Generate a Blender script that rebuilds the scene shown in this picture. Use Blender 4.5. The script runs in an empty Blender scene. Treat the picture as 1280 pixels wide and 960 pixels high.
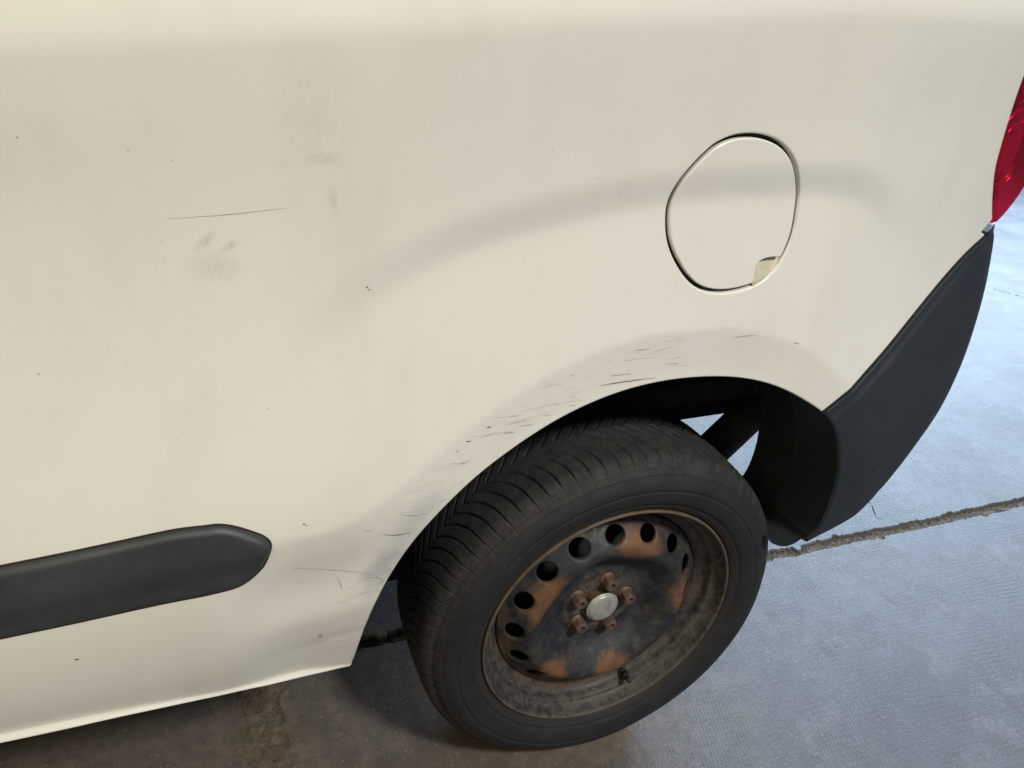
import bpy, math, random
import numpy as np
from mathutils import Vector, Matrix
from mathutils.geometry import delaunay_2d_cdt
random.seed(7); rng = np.random.default_rng(7)
S = bpy.context.scene; C = S.collection
# ---------------------------------------------------------------- camera
cd = bpy.data.cameras.new('camera'); cam = bpy.data.objects.new('camera', cd); C.objects.link(cam)
S.camera = cam
cd.sensor_width = 36; cd.lens = 961/1280*36; cd.clip_start = .02; cd.clip_end = 200
def cam_axes(yaw, pitch, roll):
    f = np.array([math.sin(yaw), math.cos(yaw), 0]); r = np.array([math.cos(yaw), -math.sin(yaw), 0]); u = np.array([0, 0, 1.])
    f2 = math.cos(pitch)*f-math.sin(pitch)*u; u2 = math.cos(pitch)*u+math.sin(pitch)*f
    return math.cos(roll)*r+math.sin(roll)*u2, -math.sin(roll)*r+math.cos(roll)*u2, f2
r_, u_, f_ = cam_axes(.406829, .500610, .087363)
M = Matrix(((r_[0], u_[0], -f_[0], -.54067), (r_[1], u_[1], -f_[1], -.72502), (r_[2], u_[2], -f_[2], 1.23195), (0, 0, 0, 1)))
cam.matrix_world = M
# ---------------------------------------------------------------- light
S.view_settings.view_transform = 'Standard'; S.view_settings.look = 'None'
S.view_settings.exposure = 0; S.view_settings.gamma = 1
W = bpy.data.worlds.new('World'); S.world = W; W.use_nodes = True
bg = W.node_tree.nodes['Background']
bg.inputs[0].default_value = (.62, .72, 1.0, 1); bg.inputs[1].default_value = .14
def area(name, loc, target, sx, sy, power, col):
    l = bpy.data.lights.new(name, 'AREA'); l.shape = 'RECTANGLE'; l.size = sx; l.size_y = sy
    l.energy = power; l.color = col
    o = bpy.data.objects.new(name, l); C.objects.link(o); o.location = loc
    o.rotation_euler = (Vector(target)-Vector(loc)).to_track_quat('-Z', 'Y').to_euler()
    return o
area('warm_lamp', (.85, -2.9, 4.1), (-.1, 0, .6), .55, .55, 180, (1.0, .965, .86))
area('hall_light', (-2.3, -1.5, 2.3), (-.9, 0, 1.0), 1.6, 1.2, 24, (1.0, .76, .26))
area('open_door', (4.6, 3.4, 2.4), (1.9, .9, 0), 3.4, 2.4, 560, (.60, .78, 1.0))

# ---------------------------------------------------------------- body surface
def catmull(pts, n=8, closed=False):
    P = [np.array(p, float) for p in pts]; out = []
    N = len(P); rng = range(N if closed else N-1)
    for i in rng:
        p0 = P[(i-1) % N] if (closed or i > 0) else 2*P[0]-P[1]
        p1 = P[i]; p2 = P[(i+1) % N]
        p3 = P[(i+2) % N] if (closed or i+2 < N) else 2*P[-1]-P[-2]
        for k in range(n):
            t = k/n
            out.append(.5*((2*p1)+(-p0+p2)*t+(2*p0-5*p1+4*p2-p3)*t*t+(-p0+3*p1-3*p2+p3)*t**3))
    if not closed: out.append(P[-1])
    return np.array(out)
def segdist(X, Z, poly, closed):
    """distance to a polyline, sign (+ on the right of its direction), arc fraction"""
    A = poly if closed else poly[:-1]; B = np.roll(poly, -1, 0) if closed else poly[1:]
    D = B-A; L2 = (D**2).sum(1)+1e-18
    best = np.full(X.shape, 1e9); sg = np.ones(X.shape)
    for i in range(len(A)):
        dx = X-A[i, 0]; dz = Z-A[i, 1]
        t = np.clip((dx*D[i, 0]+dz*D[i, 1])/L2[i], 0, 1)
        ex = dx-t*D[i, 0]; ez = dz-t*D[i, 1]; d = ex*ex+ez*ez
        m = d < best
        best = np.where(m, d, best); sg = np.where(m, np.where(D[i, 0]*dz-D[i, 1]*dx < 0, 1., -1.), sg)
    return np.sqrt(best), sg
def sm(a, b, x):
    t = np.clip((x-a)/(b-a), 0, 1); return t*t*(3-2*t)
CREASE = catmull([(-.72,.70),(-.56,.80),(-.47,.875),(-.412,.925),(-.363,.952),(-.296,.98),(-.19,1.006),(-.057,1.028),(.116,1.037),(.241,1.031),(.321,.995),(.37,.93),(.40,.85),(.42,.74)], 4)
LIP = catmull([(-.62,.63),(-.51,.640),(-.456,.645),(-.418,.655),(-.361,.69),(-.304,.732),(-.246,.768),(-.167,.806),(-.085,.831),(.005,.841),(.091,.836),(.19,.807),(.276,.755),(.34,.69),(.38,.60)], 4)
TZ = np.array([.30,.43,.47,.52,.58,.64,.68,.76,.86,.95,1.03,1.10,1.163,1.175,1.195,1.27,1.85])
TM = np.array([-.30,-.26,-.16,-.08,.0,.11,.21,.22,.15,.04,-.05,-.11,-.12,.04,.15,.14,.12])
_z = np.linspace(.25, 1.9, 1651); _m = np.interp(_z, TZ, TM)
for _ in range(3): _m = np.convolve(np.pad(_m, 4, 'edge'), np.ones(9)/9, 'valid')
_h = -np.cumsum(_m)*(_z[1]-_z[0]); _h -= np.interp(.74, _z, _h)
_sx = np.linspace(-2.6, -.2, 481)
_sz = np.interp(_sx, [-2.6, -.8229, -.7428, -.6573, -.6000, -.5159, -.4276, -.2], [.430, .4236, .4185, .4105, .4030, .3885, .3680, .31])
for _ in range(3): _sz = np.convolve(np.pad(_sz, 8, mode='reflect', reflect_type='odd'), np.ones(17)/17, 'valid')
def sill_z(x): return np.interp(x, _sx, _sz)
def H(X, Z, sill=True):
    X = np.asarray(X, float); Z = np.asarray(Z, float)
    top = np.clip(.086*X+.030, -.09, .045)*sm(.95, 1.1, Z)
    h = np.interp(Z-top, _z, _h)
    # eyebrow over the wheel: a shallow fold in, then a flare out towards the arch
    d, s = segdist(X, Z, CREASE, False); sd = d*s
    fade = sm(-.56, -.25, X)*(1-sm(.22, .40, X))
    u = np.clip((sd+.014)/.055, 0, 1)
    sq = sd-.035; sq = .5*(sq+np.sqrt(sq*sq+.012**2))
    h = h-fade*.0074*(u*u*(3-2*u))+fade*.011*np.tanh(sq/.10)
    # the flat lip round the arch cancels the flare
    d2, s2 = segdist(X, Z, LIP, False); sl = d2*s2
    fl = sm(-.60, -.47, X)*(1-sm(.33, .40, X))
    q = np.clip(sl, 0, .2); h = h-fl*.22*(np.sqrt(q*q+.0025**2)-.0025)*(1-.6*sm(.05, .15, q))
    # plan curve to the rear corner
    h = h-.28*np.clip(X-.22, 0, 1)**2-6*np.clip(X-.60, 0, 1)**3
    if sill:
        w = sill_z(X)-Z
        sp = lambda t: .5*(t+np.sqrt(t*t+.0022**2))
        h = h+1.25*(sp(w)-sp(w-.008))*(1-sm(-.50, -.42, X)*.5)
    return h
def Y(X, Z): return -H(X, Z)

# outlines of the panels, metres in the plane of the van's side
SILL = [(-0.8229,0.4134),(-0.7637,0.4104),(-0.6963,0.4067),(-0.6132,0.3991),(-0.5663,0.3921),(-0.5169,0.3798),(-0.4643,0.3689),(-0.4236,0.3626)]
ARCH = [(-0.4202,0.3626),(-0.4126,0.41),(-0.4048,0.4554),(-0.3958,0.4959),(-0.3847,0.5281),(-0.3717,0.5546),(-0.3575,0.579),(-0.3421,0.6014),(-0.3253,0.6217),(-0.3076,0.6403),(-0.2891,0.6574),(-0.2696,0.673),(-0.2489,0.687),(-0.2272,0.6999),(-0.2049,0.7122),(-0.1817,0.7237),(-0.1577,0.7342),(-0.1326,0.7434),(-0.1064,0.7513),(-0.0791,0.7578),(-0.0507,0.7627),(-0.0212,0.7658),(0.0095,0.7671),(0.0413,0.7665),(0.074,0.7641),(0.1074,0.7596),(0.1416,0.7519),(0.176,0.7406),(0.2103,0.7251),(0.2446,0.7058),(0.2679,0.6913)]
ARCH2 = [(0.2679,0.6913),(0.2854,0.6725),(0.3,0.6495),(0.3134,0.6186),(0.3304,0.5607),(0.3396,0.4979),(0.337,0.4525),(0.3277,0.4258),(0.3136,0.412),(0.2901,0.4165),(0.2608,0.4336)]
BTOP = [(0.2679,0.6913),(0.2927,0.7121),(0.3262,0.7401),(0.3633,0.771),(0.3995,0.8052),(0.4366,0.8401),(0.4742,0.8739),(0.5131,0.9044),(0.5556,0.9293)]
BTIP = [(0.5568,0.9271),(0.5686,0.9296),(0.5837,0.923)]
BSIL = [(0.6102,0.8748),(0.6128,0.8389),(0.6054,0.786),(0.5978,0.7458),(0.5769,0.7024),(0.5615,0.6722),(0.54,0.6466),(0.5248,0.617),(0.5052,0.5918),(0.4739,0.5494),(0.4222,0.5034),(0.371,0.4659),(0.3277,0.4258)]
LIGHTL = [(0.5639,0.941),(0.5447,0.9682),(0.516,1.0204),(0.5064,1.0545),(0.501,1.0809),(0.492,1.1213),(0.4863,1.15),(0.4779,1.2007)]
LIGHTR = [(0.5639,0.941),(0.5879,0.9595),(0.6116,0.994),(0.6195,1.0457)]
FLAP = [(0.0591,1.0768),(0.0805,1.0741),(0.1027,1.0666),(0.1225,1.0533),(0.139,1.0334),(0.1537,1.0071),(0.1575,0.9848),(0.1576,0.9565),(0.152,0.9342),(0.1417,0.915),(0.1243,0.8993),(0.1008,0.8894),(0.0643,0.8856),(0.0335,0.8907),(0.0105,0.9043),(-0.011,0.9292),(-0.0243,0.954),(-0.0297,0.978),(-0.0303,0.9999),(-0.0255,1.0196),(-0.016,1.0368),(-0.001,1.0542),(0.0141,1.0668),(0.035,1.0749)]
NOTCH = [(0.1414,0.9233),(0.1241,0.9211),(0.1149,0.9165),(0.1137,0.9021),(0.1224,0.8953)]
MOULD = [(-0.8227,0.6661),(-0.7689,0.6685),(-0.7125,0.671),(-0.6606,0.6742),(-0.6104,0.6773),(-0.5789,0.676),(-0.5628,0.6748),(-0.547,0.6689),(-0.5312,0.6599),(-0.5193,0.6514),(-0.5133,0.6408),(-0.517,0.6251),(-0.5242,0.6096),(-0.5374,0.5963),(-0.552,0.589),(-0.5761,0.5879),(-0.6337,0.5879),(-0.7121,0.5847),(-0.7857,0.5827),(-0.8417,0.58)]
SCR = [[(-0.5734,1.0007),(-0.521,1.0028),(-0.462,1.008)],[(-0.1014,0.7738),(-0.0652,0.7743),(-0.0173,0.7738)],[(-0.0893,0.7858),(-0.0574,0.7847)],[(-0.059,0.8182),(-0.0354,0.8177)],[(-0.0075,0.7924),(0.0122,0.7913)],[(-0.1466,0.7946),(-0.141,0.7948)],[(-0.2306,0.7421),(-0.2122,0.7428),(-0.1968,0.7431)],[(-0.233,0.7303),(-0.2177,0.7292)],[(-0.2562,0.7442),(-0.2498,0.7428)],[(-0.2827,0.7301),(-0.2754,0.7296)],[(-0.2947,0.7196),(-0.2906,0.7186)],[(-0.2868,0.7008),(-0.2804,0.6981)],[(-0.2736,0.7347),(-0.2684,0.7347)],[(-0.178,0.745),(-0.1677,0.7431)],[(-0.1635,0.757),(-0.1579,0.7571)],[(-0.1426,0.7521),(-0.1334,0.7517)],[(-0.1427,0.7635),(-0.136,0.7646)],[(-0.362,0.6449),(-0.3448,0.6396),(-0.3283,0.6373)],[(-0.3853,0.621),(-0.3692,0.6144),(-0.3501,0.6127)],[(-0.4069,0.6345),(-0.3972,0.6301)],[(-0.491,0.5949),(-0.4506,0.5789),(-0.4249,0.5689),(-0.3966,0.5565)],[(-0.493,0.5668),(-0.4706,0.5662)],[(-0.4394,0.5618),(-0.4342,0.5406)],[(-0.4055,0.5533),(-0.3897,0.5497),(-0.3848,0.5422),(-0.3979,0.5372)],[(0.0871,0.8217),(0.1054,0.8227),(0.1279,0.8222)],[(0.1882,0.8071),(0.1997,0.8038)],[(-0.264,0.7303),(-0.2451,0.734)],[(-0.2128,0.7361),(-0.1905,0.735)]]
CHIP = [(-0.5974,1.0634),(-0.3901,0.9199),(-0.3884,0.917),(-0.3833,0.9137),(-0.5815,0.9803),(-0.6284,0.8616),(-0.1238,1.0782),(-0.1924,1.0622),(0.1736,0.8696),(-0.4631,0.4604),(-0.7249,0.529),(-0.8016,0.4557),(-0.662,0.4586),(-0.4753,0.6592),(-0.4729,0.6567),(-0.5273,0.6834),(-0.2948,0.7218),(-0.6949,0.4699),(-0.5074,0.9511),(-0.4467,0.8917),(-0.5216,0.8787)]
# ---------------------------------------------------------------- helpers
def mkobj(name, me, mat=None, parent=None, **props):
    o = bpy.data.objects.new(name, me); C.objects.link(o)
    if mat is not None and me is not None:
        for m in (mat if isinstance(mat, (list, tuple)) else [mat]): me.materials.append(m)
    if parent is not None: o.parent = parent
    for k, v in props.items(): o[k] = v
    return o
def mesh_np(name, V, F, N=None, smooth=True):
    me = bpy.data.meshes.new(name)
    V = np.asarray(V, np.float32)
    if isinstance(F, np.ndarray):
        k = F.shape[1]; n = len(F)
        me.vertices.add(len(V)); me.vertices.foreach_set('co', V.ravel())
        me.loops.add(n*k); me.loops.foreach_set('vertex_index', F.astype(np.int32).ravel())
        me.polygons.add(n); me.polygons.foreach_set('loop_start', (np.arange(n)*k).astype(np.int32))
        me.polygons.foreach_set('loop_total', np.full(n, k, np.int32))
        me.update(calc_edges=True)
    else:
        me.from_pydata(V.tolist(), [], F)
    me.validate()
    me.polygons.foreach_set('use_smooth', np.full(len(me.polygons), smooth))
    if N is not None: me.normals_split_custom_set_from_vertices(np.asarray(N, float).tolist())
    me.update()
    return me
def resample(P, step, closed=True):
    P = np.array(P, float); Q = np.vstack([P, P[:1]]) if closed else P
    out = []
    for a, b in zip(Q[:-1], Q[1:]):
        n = max(1, int(math.ceil(np.hypot(*(b-a))/step)))
        for k in range(n): out.append(a+(b-a)*k/n)
    if not closed: out.append(Q[-1])
    return np.array(out)
def area2(P): x, y = P.T; return .5*(x@np.roll(y, -1)-y@np.roll(x, -1))
def inside(P, poly):
    x, z = P.T; c = np.zeros(len(P), bool); n = len(poly)
    for i in range(n):
        x1, z1 = poly[i]; x2, z2 = poly[(i+1) % n]
        if z1 == z2: continue
        m = ((z1 > z) != (z2 > z)) & (x < (x2-x1)*(z-z1)/(z2-z1)+x1)
        c ^= m
    return c
def bdist(X, Z, polys):
    d = np.full(np.shape(X), 1e9)
    for p, closed in polys: d = np.minimum(d, segdist(X, Z, p, closed)[0])
    return d
def offset_poly(P, d):
    """grow (d>0) or shrink a CCW polygon"""
    P = np.asarray(P, float)
    T = np.roll(P, -1, 0)-np.roll(P, 1, 0); T /= np.hypot(*T.T)[:, None]+1e-12
    return P+np.stack([T[:, 1], -T[:, 0]], 1)*d
def roundoff(d, r):
    q = np.clip(d, 0, r); return r-np.sqrt(np.maximum(r*r-(r-q)**2, 0))
def nb_l(polys, rings): return len(polys)*(1+len(rings))
def sheet(name, outline, yfn, step=.01, holes=(), rings=(.0008, .002, .004, .008), edge=.008, flange=.012,
          coarse=None, thick=None, extra=None, parent=None, mat=None, transform=None, **props):
    """a panel: (x,z) outline, y = yfn(x,z) with y outward = -; boundary turned in by flange"""
    O = resample(outline, edge)
    if area2(O) < 0: O = O[::-1]
    Hs = []
    for h in holes:
        h = resample(h, edge)
        if area2(h) < 0: h = h[::-1]
        Hs.append(h)
    polys = [O]+Hs
    pts = [p for p in polys]; nb = sum(map(len, polys))
    closed = [(p, True) for p in polys]
    lo, hi = O.min(0), O.max(0)
    def ok(P, dmin):
        m = inside(P, O)
        for h in Hs: m &= ~inside(P, h)
        P = P[m]
        if len(P) == 0: return P
        return P[bdist(P[:, 0], P[:, 1], closed) > dmin]
    for d in rings:
        for i, p in enumerate(polys):
            q = offset_poly(p, -d if i == 0 else d)
            pts.append(ok(q, d*.9))
    def grid(a, b, s):
        xs = np.arange(a[0], b[0], s); zs = np.arange(a[1], b[1], s*.866)
        G = np.stack(np.meshgrid(xs, zs), -1); G[1::2, :, 0] += s/2
        return G.reshape(-1, 2)
    dm = rings[-1]+step*.45 if rings else step*.5
    if coarse is None: pts.append(ok(grid(lo+step*.37, hi, step), dm))
    else:
        (x0, z0, x1, z1), cs = coarse
        G = grid(lo+step*.37, hi, step); m = (G[:, 0] > x0)&(G[:, 0] < x1)&(G[:, 1] > z0)&(G[:, 1] < z1)
        pts.append(ok(G[m], dm))
        G = grid(lo+.003, hi, cs); m = (G[:, 0] > x0-cs*.6)&(G[:, 0] < x1+cs*.6)&(G[:, 1] > z0-cs*.6)&(G[:, 1] < z1+cs*.6)
        pts.append(ok(G[~m], cs*.4))
    if extra is not None:
        EP, clear = extra; EP = ok(EP, (rings[-1]+.0015) if rings else .002)
        pts = pts[:nb_l(polys, rings)]+[p[~clear(p)] if len(p) else p for p in pts[nb_l(polys, rings):]]+[EP]
    P = np.vstack([p for p in pts if len(p)])
    edges = []; k = 0
    for p in polys:
        n = len(p); edges += [(k+i, k+(i+1) % n) for i in range(n)]; k += n
    vs, es, fs, ov, oe, of = delaunay_2d_cdt([Vector(p) for p in P], edges, [], 0, 1e-6)
    V2 = np.array([tuple(v) for v in vs]); T = np.array([f for f in fs if len(f) == 3])
    cen = V2[T].mean(1); m = inside(cen, O)
    for h in Hs: m &= ~inside(cen, h)
    T = T[m]
    a = V2[T[:, 1]]-V2[T[:, 0]]; b = V2[T[:, 2]]-V2[T[:, 0]]; fl = (a[:, 0]*b[:, 1]-a[:, 1]*b[:, 0]) < 0
    T[fl] = T[fl][:, ::-1]
    X, Z = V2.T; e = 4e-4
    y = yfn(X, Z); yx = (yfn(X+e, Z)-yfn(X-e, Z))/(2*e); yz = (yfn(X, Z+e)-yfn(X, Z-e))/(2*e)
    N = np.stack([yx, -np.ones_like(y), yz], 1); N /= np.linalg.norm(N, axis=1)[:, None]
    V = np.stack([X, y, Z], 1); F = [tuple(t) for t in T.tolist()]
    VV = [V]; NN = [N]; base = len(V)
    if flange:
        for i, p in enumerate(polys):
            n = len(p); sgn = 1 if i == 0 else -1
            Tn = np.roll(p, -1, 0)-np.roll(p, 1, 0); Tn /= np.hypot(*Tn.T)[:, None]+1e-12
            nr = np.stack([Tn[:, 1], np.zeros(n), -Tn[:, 0]], 1)*sgn
            yy = yfn(p[:, 0], p[:, 1])
            fd = flange(p[:, 0], p[:, 1]) if callable(flange) else flange
            A = np.stack([p[:, 0], yy, p[:, 1]], 1); B = A+np.stack([0*yy, 0*yy+fd, 0*yy], 1)
            VV += [A, B]; NN += [nr, nr]
            for j in range(n):
                q = (base+j, base+n+j, base+n+(j+1) % n, base+(j+1) % n)
                F.append(q if i == 0 else q[::-1])
            base += 2*n
    V = np.vstack(VV); N = np.vstack(NN)
    if thick:                                             # a back face
        n0 = len(V); V = np.vstack([V, VV[0]+np.array([0, thick, 0])]); N = np.vstack([N, -NN[0]])
        F += [tuple(int(q)+n0 for q in t[::-1]) for t in T.tolist()]
    if transform: V, N = transform(V, N)
    me = mesh_np(name, V, F, N)
    return mkobj(name, me, mat, parent, **props)
def revolve(prof, n=256, centre=(0, 0), rfn=None, close=False):
    """profile [(r, y)] round the wheel axle (y axis) at centre (x, z); returns V, F"""
    P = np.array(prof, float); m = len(P)
    a = np.arange(n)*2*np.pi/n
    V = np.stack([centre[0]+P[None, :, 0]*np.cos(a)[:, None], np.broadcast_to(P[None, :, 1], (n, m)), centre[1]+P[None, :, 0]*np.sin(a)[:, None]], -1)
    i = np.arange(n)[:, None]; j = np.arange(m-1)[None, :]; i2 = (i+1) % n
    F = np.stack([i*m+j, i*m+j+1, i2*m+j+1, i2*m+j], -1).reshape(-1, 4)
    return V.reshape(-1, 3), F
def box(V, F, lo, hi, b=0):
    k = len(V); x0, y0, z0 = lo; x1, y1, z1 = hi
    V += [(x0,y0,z0),(x1,y0,z0),(x1,y1,z0),(x0,y1,z0),(x0,y0,z1),(x1,y0,z1),(x1,y1,z1),(x0,y1,z1)]
    F += [tuple(k+i for i in f) for f in [(0,3,2,1),(4,5,6,7),(0,1,5,4),(1,2,6,5),(2,3,7,6),(3,0,4,7)]]
def rod(V, F, a, b, r0, r1=None, n=24, caps=True):
    r1 = r0 if r1 is None else r1
    a = Vector(a); b = Vector(b); w = (b-a).normalized(); u = w.orthogonal().normalized(); v = w.cross(u); k = len(V)
    for p, r in ((a, r0), (b, r1)):
        for i in range(n):
            t = 2*math.pi*i/n; V.append(tuple(p+r*(math.cos(t)*u+math.sin(t)*v)))
    F += [(k+i, k+(i+1) % n, k+n+(i+1) % n, k+n+i) for i in range(n)]
    if caps: F += [tuple(k+i for i in range(n))[::-1], tuple(k+n+i for i in range(n))]
# ---------------------------------------------------------------- materials
class Mat:
    def __init__(s, name):
        s.m = bpy.data.materials.new(name); s.m.use_nodes = True; s.nt = s.m.node_tree
        s.b = s.nt.nodes['Principled BSDF']; s.out = s.nt.nodes['Material Output']
        s.tc = s.nt.nodes.new('ShaderNodeTexCoord')
    def n(s, t, **k):
        nd = s.nt.nodes.new(t)
        for a, v in k.items():
            if a.startswith('i_'): nd.inputs[a[2:].replace('_', ' ')].default_value = v
            else: setattr(nd, a, v)
        return nd
    def l(s, a, b): s.nt.links.new(a, b)
    def noise(s, scale, detail=5, rough=.55, dist=0, vec=None, stretch=None):
        nd = s.n('ShaderNodeTexNoise'); nd.inputs['Scale'].default_value = scale; nd.inputs['Detail'].default_value = detail
        nd.inputs['Roughness'].default_value = rough; nd.inputs['Distortion'].default_value = dist
        v = vec or s.tc.outputs['Object']
        if stretch:
            mp = s.n('ShaderNodeMapping'); mp.inputs['Scale'].default_value = stretch[:3]
            if len(stretch) > 3: mp.inputs['Rotation'].default_value = stretch[3]
            s.l(v, mp.inputs[0]); v = mp.outputs[0]
        s.l(v, nd.inputs['Vector']); return nd.outputs['Fac']
    def ramp(s, v, a, b, lo=0., hi=1., smooth=True):
        nd = s.n('ShaderNodeMapRange'); nd.interpolation_type = 'SMOOTHSTEP' if smooth else 'LINEAR'
        for i, q in zip(('From Min', 'From Max', 'To Min', 'To Max'), (a, b, lo, hi)): nd.inputs[i].default_value = q
        s.l(v, nd.inputs[0]); return nd.outputs[0]
    def math(s, op, a, b=None, c=None):
        nd = s.n('ShaderNodeMath', operation=op)
        for i, q in enumerate((a, b, c)):
            if q is None: continue
            if isinstance(q, (int, float)): nd.inputs[i].default_value = q
            else: s.l(q, nd.inputs[i])
        return nd.outputs[0]
    def mix(s, f, a, b, blend='MIX'):
        nd = s.n('ShaderNodeMix', data_type='RGBA', blend_type=blend)
        for i, q in ((0, f), (6, a), (7, b)):
            if isinstance(q, (int, float)): nd.inputs[i].default_value = q
            elif isinstance(q, tuple): nd.inputs[i].default_value = (*q[:3], 1)
            else: s.l(q, nd.inputs[i])
        return nd.outputs[2]
    def blob(s, c, rx, rz, wob=.5, ns=30, soft=.6, vec=None, rot=0.):
        """a soft ragged spot of the x-z plane round c"""
        mp = s.n('ShaderNodeMapping', vector_type='TEXTURE'); mp.inputs['Location'].default_value = (c[0], 0, c[1])
        mp.inputs['Rotation'].default_value = (0, rot, 0)
        mp.inputs['Scale'].default_value = (rx, 1e6, rz); s.l(vec or s.tc.outputs['Object'], mp.inputs[0])
        ln = s.n('ShaderNodeVectorMath', operation='LENGTH'); s.l(mp.outputs[0], ln.inputs[0])
        d = s.math('ADD', ln.outputs['Value'], s.math('MULTIPLY', s.math('SUBTRACT', s.noise(ns, 6, .65), .5), wob*2))
        return s.ramp(d, 1-soft, 1+.2*soft, 1, 0)
    def bump(s, h, strength, dist=.001, prev=None):
        nd = s.n('ShaderNodeBump'); nd.inputs['Strength'].default_value = strength; nd.inputs['Distance'].default_value = dist
        s.l(h, nd.inputs['Height'])
        if prev is not None: s.l(prev, nd.inputs['Normal'])
        return nd.outputs['Normal']
    def set(s, **k):
        for a, v in k.items():
            i = s.b.inputs[a.replace('_', ' ')]
            if isinstance(v, (int, float)): i.default_value = v
            elif isinstance(v, tuple): i.default_value = (*v[:3], 1) if i.type == 'RGBA' else v
            else: s.l(v, i)
        return s.m
def paint_material():
    M = Mat('white_paint')
    col = M.mix(M.ramp(M.noise(2.2, 3), .3, .7), PAINT_A, PAINT_B)
    col = M.mix(M.ramp(M.noise(9, 6, .6, stretch=(1, 1, .35)), .45, .8, 0, .22), col, (.60, .57, .50))   # thin road film
    def dirt(f, k, c=(.36, .34, .30)):
        nonlocal col
        col = M.mix(M.math('MULTIPLY', f, k), col, c)
    grain = M.ramp(M.noise(160, 4, .7, stretch=(1, 1, .4, (0, .5, 0))), .38, .62)
    for c, rx, rz, rot, k in SMUDGES:
        dirt(M.math('MULTIPLY', M.blob(c, rx, rz, .35, 60, .8, rot=rot), M.math('ADD', M.math('MULTIPLY', grain, .6), .4)), k)
    dirt(M.blob((-.36, .60), .10, .028, .5, 40, .9, rot=-1.0), .42, (.33, .35, .40))
    dirt(M.math('MULTIPLY', M.blob((-.385, .56), .05, .03, .6, 40, .9, rot=-1.1), M.noise(220, 5, .7, stretch=(.3, 1, 1.5, (0, .3, 0)))), .8, (.22, .24, .30))
    dirt(M.blob((-.46, .58), .10, .05, .4, 18, 1.), .10)
    dirt(M.ramp(M.noise(700, 2, .5), .70, .74), .22, (.25, .2, .15))                   # pinhead specks of dirt
    rgh = M.ramp(M.noise(14, 6, .6), .3, .7, .30, .42)
    nrm = M.bump(M.noise(450, 2), .05, .0004)
    nrm = M.bump(M.noise(5, 2, .4), .25, .0012, nrm)
    return M.set(Base_Color=col, Roughness=rgh, Coat_Weight=.8, Coat_Roughness=.10, Normal=nrm)
def simple(name, c, r=.5, metal=0., noise_amt=.3, ns=40, bump=.2, bs=300, c2=None, spec=.5):
    M = Mat(name); c2 = c2 or tuple(q*(1-noise_amt) for q in c)
    col = M.mix(M.ramp(M.noise(ns, 6, .6), .3, .7), c, c2)
    return M.set(Base_Color=col, Roughness=M.ramp(M.noise(ns*1.7, 5), .3, .7, r*.85, min(1, r*1.15)), Metallic=metal,
                 Specular_IOR_Level=spec, Normal=M.bump(M.noise(bs, 4), bump, .0005))
PAINT_A = (.80, .795, .765); PAINT_B = (.78, .775, .745)
SMUDGES = [((-.5445, .9766), .016, .006, -.7, .42), ((-.5222, .9715), .013, .005, -.6, .40), ((-.5387, .9509), .030, .018, 0, .22),
           ((-.431, 1.0549), .018, .007, 0, .26), ((-.4225, 1.0121), .007, .018, 0, .28), ((-.4355, 1.10), .045, .075, 0, .10),
           ((-.4624, .4538), .007, .003, 0, .7), ((.09, 1.01), .05, .02, .2, .07), ((-.47,1.05),.012,.006,0,.14), ((-.30,.66),.06,.012,-.7,.14)]
m_paint = paint_material()
m_plastic = simple('grey_moulded_plastic', (.040, .045, .054), .52, noise_amt=.28, ns=11, bump=.6, bs=900)
m_bumper = simple('bumper_plastic', (.022, .028, .038), .50, noise_amt=.16, ns=9, bump=.6, bs=900)
m_liner = simple('wheel_arch_liner', (.019, .025, .034), .62, noise_amt=.35, ns=14, bump=.5, bs=500)
m_black = simple('black_underbody', (.007, .008, .010), .8, noise_amt=.3, ns=20, bump=.5, bs=200)
m_seam = simple('dark_seal', (.03, .022, .018), .7, bump=.1)
m_scratch = simple('scratch_bare_primer', (.20, .15, .12), .7, noise_amt=.5, ns=400)
m_scratch2 = simple('scratch_grey', (.40, .36, .31), .7, noise_amt=.4, ns=400)
m_scratch3 = simple('scratch_faint', (.60, .54, .46), .6, noise_amt=.3, ns=400)
m_chip = simple('stone_chip', (.10, .085, .07), .7, noise_amt=.4, ns=500)
# ---------------------------------------------------------------- the van
van = bpy.data.objects.new('van', None); C.objects.link(van); van.location = (0, 0, 0)
van['label'] = 'white van with scuffed rear wheel arch, rusty steel wheel, round fuel flap and black bumper'
van['category'] = 'van'
flap = catmull(FLAP, 4, True)
if area2(flap) < 0: flap = flap[::-1]
flap_in = offset_poly(flap, -.0021); flap_hole = offset_poly(flap, .0027)
arch = catmull(ARCH, 3); btop = catmull(BTOP, 3)
lightl = catmull(LIGHTL, 3)
ltop = [(.474, 1.30), (.472, 1.42)]
mould = catmull(MOULD[1:-1], 3)
mould = np.vstack([[(-2.5, .655)], [MOULD[0]], mould, [MOULD[-1]], [(-2.5, .565)]])
sill = [(-2.45, .410)]+[tuple(q) for q in catmull(SILL, 4)]
body_outline = np.vstack([sill, [tuple(arch[0]+np.array([-.0005, .001]))], arch[1:], btop[1:], [(.5360, .9300), (.5497, .9448)], lightl[1:], ltop, [(.60, 1.425), (.60, 1.80), (-2.45, 1.80)]])
def body_fn_factory(polys, r, extra=None):
    def fn(X, Z):
        y = Y(X, Z)+roundoff(bdist(X, Z, polys), r)
        return y if extra is None else y+extra(X, Z)
    return fn
mo = offset_poly(mould if area2(mould) > 0 else mould[::-1], .0016)
body_fn = body_fn_factory([(body_outline[:-3], False), (flap_hole, True)], .0028, lambda X, Z: .0)
xs_ = np.arange(-2.4, -.43, .005)
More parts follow.
